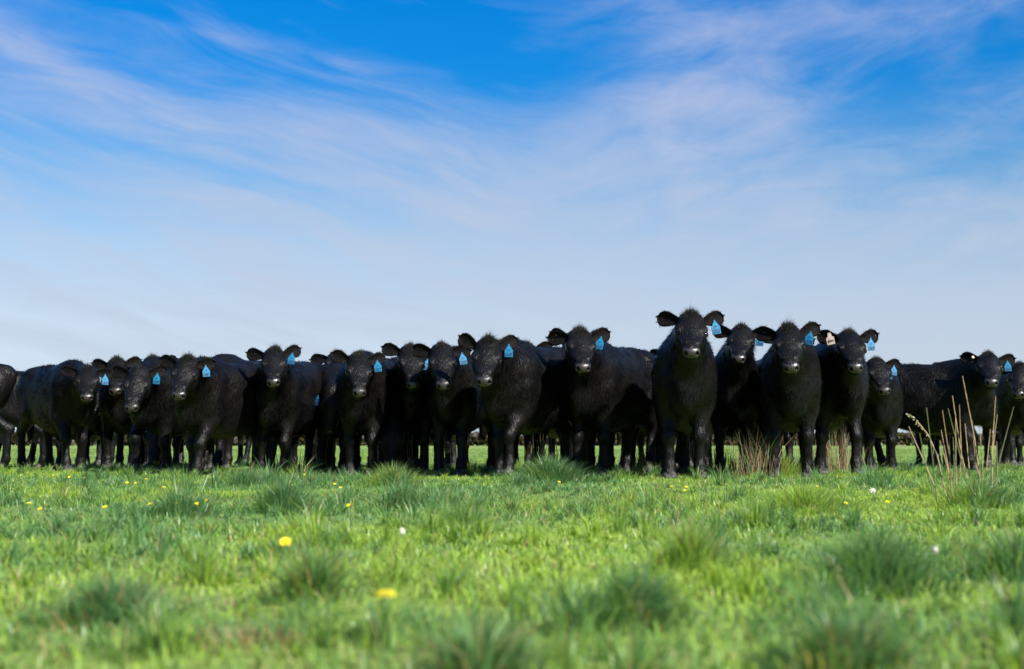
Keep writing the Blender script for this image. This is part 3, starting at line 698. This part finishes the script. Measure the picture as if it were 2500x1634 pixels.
def pasture_grass():
    g = np.random.default_rng(5); parts = []
    for y0, y1, dens, seg, hw, cd, per in ((0.9, 4.2, 2600, 2, .0046, 52, 46), (4.2, 9, 1900, 2, .0048, 40, 42), (9, 16.5, 1300, 2, .0054, 26, 38), (16.5, 30, 500, 1, .009, 6, 24), (30, 70, 110, 1, .022, 0, 0)):
        wmax = 2 * (.37 * y1 + .9); area = (y1 - y0) * wmax
        def spots(n):
            y = g.uniform(y0, y1, n); x = g.uniform(-.5, .5, n) * wmax; k = np.abs(x) < .37 * y + .9
            x, y = x[k], y[k]; return x, y, vnoise(x, y, 1.3, 20) * .5 + vnoise(x, y, 4.2, 23) * .5
        near = lambda y: .95 * np.clip((5.5 - y) / 4, 0, 1)
        x, y, tall = spots(int(area * dens)); n = len(x)                                   # short turf
        parts.append(blades(x, y, (.018 + .030 * tall) * g.uniform(.5, 1.4, n), hw * g.uniform(.6, 1.3, n), g.uniform(.35, 1.5, n), g.uniform(0, 2 * np.pi, n), palette(x, y, g, .035, .08 + near(y) - .3 * tall), seg))
        if not cd: continue
        cx, cy, tall = spots(int(area * cd)); m = len(cx)                                  # tufts: blades fanning out from a common root
        hh = (.032 + .085 * np.clip((tall - .36) * 2.0, 0, 1) ** 1.4) * np.exp(g.normal(0, .28, m)); hh = hh * (1 - .22 * np.clip((4.5 - cy) / 2.5, 0, 1)); tint = g.normal(0, .22, m); yaw = g.uniform(0, 2 * np.pi, m)
        k = np.repeat(np.arange(m), (per * np.clip(hh / .055, .5, 1.8) * g.uniform(.5, 1.2, m)).astype(int)); n = len(k)
        th = g.uniform(0, 2 * np.pi, n); rr = np.abs(g.normal(0, .5, n)); r = rr * hh[k] * .42
        x = cx[k] + r * np.cos(th); y = cy[k] + r * np.sin(th)
        h = hh[k] * g.uniform(.5, 1.25, n); lean = np.clip(.25 + .75 * rr + g.normal(0, .22, n), .05, 1.5)
        col = palette(x, y, g, .03, near(y) * .8 + tint[k] - 5.5 * (hh[k] - .045))
        parts.append(blades(x, y, h, hw * .92 * g.uniform(.55, 1.25, n), lean, th + g.normal(0, .55, n), col, seg, .8, None, th + np.pi / 2 + g.normal(0, .6, n)))
    x0, y0 = on_ground(605, 1555); n = 260                                                   # a patch of dead thatch near the camera
    x = x0 + g.normal(0, .07, n); y = y0 + g.normal(0, .05, n)
    parts.append(blades(x, y, g.uniform(.02, .05, n), np.full(n, .004), g.uniform(1, 2.2, n), g.uniform(0, 6.28, n), PAL[3] * g.uniform(.7, 1.3, (n, 1)), 2))
    o = link('grass', grass_object('grass', parts)); tag(o, 'short green pasture grass covering the ground', 'grass', None, 'stuff')
def on_ground(px, py):
    D = ground_D(py); p = at(px, py, D); return p.x, D
pasture_grass()

def tussock(label, px, py, width, height, nb, dark=.45, straw=.04, wb=.0045):
    nb = int(nb * 1.5); height *= 1.12
    g = np.random.default_rng(int(px * 7 + py))
    x0, y0 = on_ground(px, py)
    z0 = float(ground_z(np.array([x0]), np.array([y0]))[0])
    r = np.minimum(np.abs(g.normal(0, .42, nb)), .95) * width / 2; th = g.uniform(0, 2 * np.pi, nb)
    x = r * np.cos(th); y = r * np.sin(th)
    h = height * g.uniform(.55, 1.2, nb) * (1.05 - .5 * np.clip(r / width * 2, 0, 1)); lean = np.clip(.25 + 1.1 * r / (width / 2) + g.normal(0, .2, nb), .05, 1.5)
    az = th + g.normal(0, .5, nb)
    z = ground_z(x + x0, y + y0) - z0
    col = palette(x + x0, y + y0, g, straw, -dark * .8 + .35 * np.clip((5.5 - y - y0) / 4, 0, 1))
    k = g.choice(nb, 7, replace=False); h[k] *= 1.25; col[k] = np.array((.30, .36, .17)) * g.uniform(.8, 1.2, (7, 1)); wv = wb * .85 * g.uniform(.55, 1.25, nb); wv[k] *= 1.5
    me = grass_object('grass_tussock', [blades(x, y, h, wv, lean, az, col, 2, .8, z, th + np.pi / 2 + g.normal(0, .6, nb))])
    o = link('grass_tussock', me); o.location = (x0, y0, z0)
    tag(o, label, 'grass tussock', 'tussocks of longer grass'); return o
for a in (('wide grass tussock at the feet of the stepping cow', 1345, 1186, .80, .175, 1300, .35, .06, .006), ('rounded grass tussock below the cow with the tan belly patch', 695, 1256, .42, .15, 700, .5),
          ('low spreading grass tussock in front of tag L3796', 1960, 1246, .70, .13, 900, .45), ('large dark grass tussock in the right foreground', 2130, 1455, .40, .125, 900, .6),
          ('compact dark grass tussock right of centre, near the bottom', 1545, 1540, .20, .105, 600, .7), ('blurred grass tussock at the bottom centre', 1190, 1670, .18, .085, 500, .55),
          ('blurred dark grass tussock in the left foreground', 270, 1505, .34, .085, 700, .6), ('upright grass tussock in the foreground, left of the larger dandelion', 765, 1462, .22, .115, 450, .35),
          ('blurred grass tussock at the bottom right', 2060, 1660, .22, .085, 550, .5), ('shallow grass tussock right of the white flower head', 1120, 1290, .46, .11, 600, .4),
          ('grass tussock with pale crossing blades, right of centre', 1690, 1402, .28, .12, 500, .4), ('dark grass tussock at the base of the tall dry stalks', 2380, 1243, .62, .13, 1000, .55, .12),
          ('grass tussock at the right edge of the foreground', 2480, 1420, .34, .11, 600, .5), ('small grass tussock under the windswept cow', 600, 1190, .6, .13, 600, .4), ('shallow grass tussock in front of the grazing muzzle', 960, 1190, .6, .16, 700, .3, .12),
          ('pale straw-flecked grass tussock below tag L3796', 1905, 1165, .7, .2, 700, .1, .35, .006), ('loose grass tussock left of the rounded one', 440, 1262, .5, .11, 600, .35)): tussock(*a)

# ------------------------------------------------------------------ flowers
M_YEL = simple('dandelion_yellow', (0.70, 0.58, 0.015), 0.6, 0.3, 60)
M_WHITE = simple('seed_head_white', (0.62, 0.58, 0.52), 0.8, 0.2, 60)
M_STEM = simple('flower_stem', (0.12, 0.20, 0.05), 0.6, 0.3, 30)
M_STRAW = simple('dry_straw', (0.26, 0.195, 0.095), 0.65, 0.3, 35, 0.2)
M_STRAWR = simple('dry_brown_straw', (0.19, 0.125, 0.062), 0.65, 0.3, 35, 0.2)
M_GREENSTALK = simple('green_stalk', (0.10, 0.12, 0.045), 0.6, 0.3, 35, 0.2)
def flower_mesh():
    V, F = [], []
    g = np.random.default_rng(3)
    for ring, (np_, r, up) in enumerate(((17, 1.0, .10), (15, .78, .28), (11, .5, .42), (7, .25, .5))):
        for k in range(np_):
            a = 2 * math.pi * (k + .5 * ring) / np_ + g.normal(0, .06); rr = r * g.uniform(.88, 1.1); b = .13
            o = len(V)
            V += [(.08 * math.cos(a - .5), .08 * math.sin(a - .5), .02), (.08 * math.cos(a + .5), .08 * math.sin(a + .5), .02),
                  (rr * math.cos(a + b), rr * math.sin(a + b), up), (rr * 1.05 * math.cos(a), rr * 1.05 * math.sin(a), up + .06), (rr * math.cos(a - b), rr * math.sin(a - b), up)]
            F += [(o, o + 1, o + 2), (o, o + 2, o + 4), (o + 2, o + 3, o + 4)]
    return mesh_np('flower_head', V, F, [M_YEL], False)
def seed_mesh():
    bm = bmesh.new(); bmesh.ops.create_icosphere(bm, subdivisions=2, radius=.55)
    g = random.Random(4)
    for f in list(bm.faces):
        c = f.calc_center_median(); q = c * g.uniform(1.5, 1.9); s_ = f.normal.orthogonal() * .09
        v = [bm.verts.new(c), bm.verts.new(q + s_), bm.verts.new(q - s_)]; bm.faces.new(v)
    me = bpy.data.meshes.new('seed_head'); bm.to_mesh(me); bm.free(); me.materials.append(M_WHITE); return me
def tube_mesh(name, pts, radii, mat, sides=6):
    V, F = [], []; pts = [Vector(p) for p in pts]
    for i, p in enumerate(pts):
        t = (pts[min(i + 1, len(pts) - 1)] - pts[max(i - 1, 0)]).normalized(); a = t.orthogonal().normalized(); b = t.cross(a)
        for k in range(sides):
            an = 2 * math.pi * k / sides; V.append(p + (a * math.cos(an) + b * math.sin(an)) * radii[i])
    for i in range(len(pts) - 1):
        for k in range(sides): F.append((i * sides + k, i * sides + (k + 1) % sides, (i + 1) * sides + (k + 1) % sides, (i + 1) * sides + k))
    return mesh_np(name, [v[:] for v in V], F, [mat])
FLOWER, SEED = flower_mesh(), seed_mesh()
STEM = tube_mesh('stem', [(0, 0, -.02), (.002, 0, .5), (0, 0, 1)], [.0022, .002, .0018], M_STEM)
def flower(px, py, size, h, label, head=FLOWER, name='dandelion', cat='flower', group='dandelions in the pasture'):
    g = random.Random(px * 31 + py); D = ground_D(py, h); p = at(px, py, D)
    z0 = float(ground_z(np.array([p.x]), np.array([p.y]))[0])
    root = bpy.data.objects.new(name, None); C.objects.link(root); root.location = (p.x, p.y, z0); root.empty_display_size = .05
    link('stem', STEM, root, Matrix.Diagonal((1, 1, p.z - z0, 1)))
    m = Matrix.Translation((0, 0, p.z - z0)) @ Matrix.Rotation(R(g.uniform(15, 40)), 4, Vector((1, g.uniform(-.6, .6), 0))) @ Matrix.Rotation(g.uniform(0, 6), 4, 'Z') @ Matrix.Scale(size, 4)
    link('flower_head' if head is FLOWER else 'seed_head', head, root, m)
    tag(root, label, cat, group)
flower(697, 1324, .0145, .075, 'yellow dandelion standing alone left of the centre foreground')
flower(937, 1450, .0105, .075, 'larger blurred yellow dandelion nearest the camera, left bloom'); flower(951, 1452, .0100, .07, 'blurred yellow dandelion bloom touching the nearest one')
small = [(130, 1161), (169, 1165), (206, 1167), (357, 1170), (331, 1180), (310, 1179), (401, 1190), (744, 1159), (817, 1182), (832, 1191), (713, 1184), (71, 1229), (98, 1243), (256, 1238), (366, 1231), (429, 1230), (443, 1229),
         (480, 1230), (501, 1222), (851, 1234), (1365, 1177), (1640, 1188), (1676, 1189), (1672, 1198), (1995, 1188), (2065, 1229), (2167, 1226)]
ORD = 'first second third fourth fifth sixth seventh eighth ninth tenth eleventh twelfth thirteenth fourteenth fifteenth sixteenth seventeenth eighteenth nineteenth twentieth'.split()
for i, (px, py) in enumerate(sorted(small)):
    k = len(small) - 1 - i
    side = f'{ORD[i]} from the left' if i < 14 else f'{ORD[k]} from the right'
    flower(px, py, .0105 if py < 1200 else .010, .06, f'small yellow dandelion before the cows, {side} among the small ones')
flower(983, 1297, .011, .07, 'white clover flower head in the middle distance', SEED, 'white_flower', 'flower', 'pale flower heads')
flower(2130, 1198, .017, .08, 'pale seed head left of the tall dry stalks', SEED, 'seed_head_plant', 'flower', 'pale flower heads')
flower(2283, 1342, .011, .08, 'blurred white flower head in the right foreground', SEED, 'white_flower', 'flower', 'pale flower heads')

# ------------------------------------------------------------------ dry stalks
def stalk_clump():
    D = 7.4; x0 = at(2370, 1235, D).x
    root = bpy.data.objects.new('dry_stalk_clump', None); C.objects.link(root); z0 = float(ground_z(np.array([x0]), np.array([D]))[0]); root.location = (x0, D, z0)
    tag(root, 'clump of tall dry tan stalks standing at the right, before the side-on cow', 'dry grass')
    cx = lambda u: 2100 + u * .3084
    cy = lambda v: 780 + v * .3084
    S = [((890, 1290), (730, 605), 0), ((970, 1350), (810, 450), 0), ((730, 1240), (650, 718), 1), ((885, 1260), (695, 705), 2), ((745, 1290), (640, 875), 0), ((610, 1150), (525, 700), 2), ((650, 1200), (385, 850), 0),
         ((760, 1200), (755, 745), 0), ((775, 1150), (785, 675), 1), ((880, 1230), (830, 825), 0), ((985, 1340), (885, 800), 1), ((970, 1200), (945, 840), 0), ((1045, 1260), (1072, 610), 0), ((1040, 1240), (1085, 755), 0),
         ((1030, 1250), (1215, 690), 2), ((1000, 1190), (1030, 870), 0), ((700, 1350), (630, 960), 0), ((720, 1440), (660, 1050), 1), ((740, 1430), (735, 930), 2), ((600, 1300), (470, 900), 2), ((1060, 1250), (1080, 965), 0)]
    g = random.Random(2)
    for (bx, by), (tx, ty), m in S:
        d = D + g.uniform(-.18, .18)
        b = at(cx(bx), 1235, d); t = at(cx(tx), cy(ty), d + g.uniform(-.12, .12)); b.z = z0
        b = b - root.location; t = t - root.location; mid = b.lerp(t, .5) + Vector((g.uniform(-.022, .022), g.uniform(-.03, .03), 0))
        link('stalk', tube_mesh('stalk', [b, mid, t], [.0034, .0030, .0018], (M_STRAW, M_STRAWR, M_GREENSTALK)[m], 5), root)
    # one arching stem with a nodding seed head
    pts = [at(cx(u), cy(v), D - .1) for u, v in ((690, 1340), (610, 1080), (540, 920), (470, 830), (420, 770), (375, 752))]
    pts[0].z = z0; pts = [p - root.location for p in pts]
    st = link('stalk', tube_mesh('stalk', pts, [.004, .004, .0035, .003, .002, .0015], M_STRAW, 5), root)
    V, F = [], []
    for k in range(46):
        i = g.choice((2, 3, 3, 4, 4, 4)); p = pts[i].lerp(pts[i + 1], g.random()); d = Vector((g.uniform(-1, 1), g.uniform(-1, 1), g.uniform(-1.2, .3))).normalized() * g.uniform(.008, .02); w = d.orthogonal().normalized() * .004
        o = len(V); V += [p[:], (p + d * .5 + w)[:], (p + d)[:], (p + d * .5 - w)[:]]; F.append((o, o + 1, o + 2, o + 3))
    link('seed_head', mesh_np('seed_head', V, F, [simple('oat_seed', (0.30, 0.30, 0.17), .7, .3, 50)], False), st)
stalk_clump()
def dry_clump(label, px, D, width, height, nb, lean=.2, green=.15):
    g = np.random.default_rng(int(px)); x0 = at(px, 1100, D).x; z0 = float(ground_z(np.array([x0]), np.array([D]))[0])
    nb = int(nb * .65); x = np.clip(g.normal(0, width * .28, nb), -.55 * width, .55 * width); y = np.clip(g.normal(0, .10, nb), -.2, .2); az = g.uniform(0, 2 * np.pi, nb)
    col = np.array((0.27, 0.19, 0.10)) * g.uniform(.35, 1.15, (nb, 1)); gr = g.random(nb) < green; col[gr] = PAL[2] * g.uniform(.8, 1.3, (gr.sum(), 1))
    me = grass_object('dry_grass_clump', [blades(x, y, height * g.uniform(.4, 1.15, nb), np.full(nb, .0055) * g.uniform(.6, 1.3, nb), np.abs(g.normal(0, lean, nb)) + .05, az, col, 2, .3, np.zeros(nb), np.zeros(nb))])
    o = link('dry_grass_clump', me); o.location = (x0, D, z0); tag(o, label, 'dry grass', 'clumps of dry grass among the cattle')
for a in (('dry tan grass behind the hind legs of the stepping cow', 1355, 15.0, .5, .42, 160), ('dark dry grass clump standing between tags L3884 and L3796', 1842, 12.9, .30, .44, 240, .3, .12), ('pale dry grass behind the legs of the cream-tagged cow', 2048, 14.6, .55, .50, 190),
          ('dry tan grass between the tallest cow and tag L3884', 1742, 15.4, .40, .38, 110), ('dry tan grass left of the tallest cow', 1580, 15.8, .4, .32, 90), ('dry grass behind the tan-bellied cow', 705, 16.5, .35, .26, 80), ('pale dry grass right of tag L3796', 1985, 14.9, .3, .42, 90)): dry_clump(*a)

# ------------------------------------------------------------------ far hedge on the horizon
def hedge(label, x0, x1, y, h, n, seed):
    g = np.random.default_rng(seed); L_ = x1 - x0
    x = g.uniform(0, L_, n); top = h * (.55 + .45 * vnoise(x, x * 0, .12, seed) + .25 * (vnoise(x, x * 0, .6, seed) - .5)); z = np.sqrt(g.random(n)) * top; yy = g.normal(0, .6, n)
    P = np.stack([x, yy, z], 1); a = unit(g.normal(0, 1, (n, 3))); b = unit(np.cross(a, g.normal(0, 1, (n, 3)))); sz = g.uniform(.13, .30, (n, 1))
    V = np.concatenate([P - a * sz, P + b * sz, P + a * sz, P - b * sz]); i = np.arange(n); F = np.stack([i, i + n, i + 2 * n, i + 3 * n], 1)
    t = g.random((n, 1)); col = np.array((.055, .055, .03)) * (1 - t) + np.array((.10, .075, .045)) * t
    me = mesh_np('hedge', V, F, [M_GRASS], False); at_ = me.color_attributes.new('Col', 'FLOAT_COLOR', 'POINT')
    at_.data.foreach_set('color', np.concatenate([np.tile(col, (4, 1)), np.ones((4 * n, 1))], 1).astype(np.float32).ravel())
    o = link('hedge', me); o.location = (x0, y, 0); tag(o, label, 'hedge', 'far hedges'); return o
hedge('low brown hedge far behind the left half of the herd', -52, 0, 130, 1.3, 14000, 11)
hedge('low brown hedge far behind the right half of the herd', .5, 52, 132, 1.3, 14000, 12)
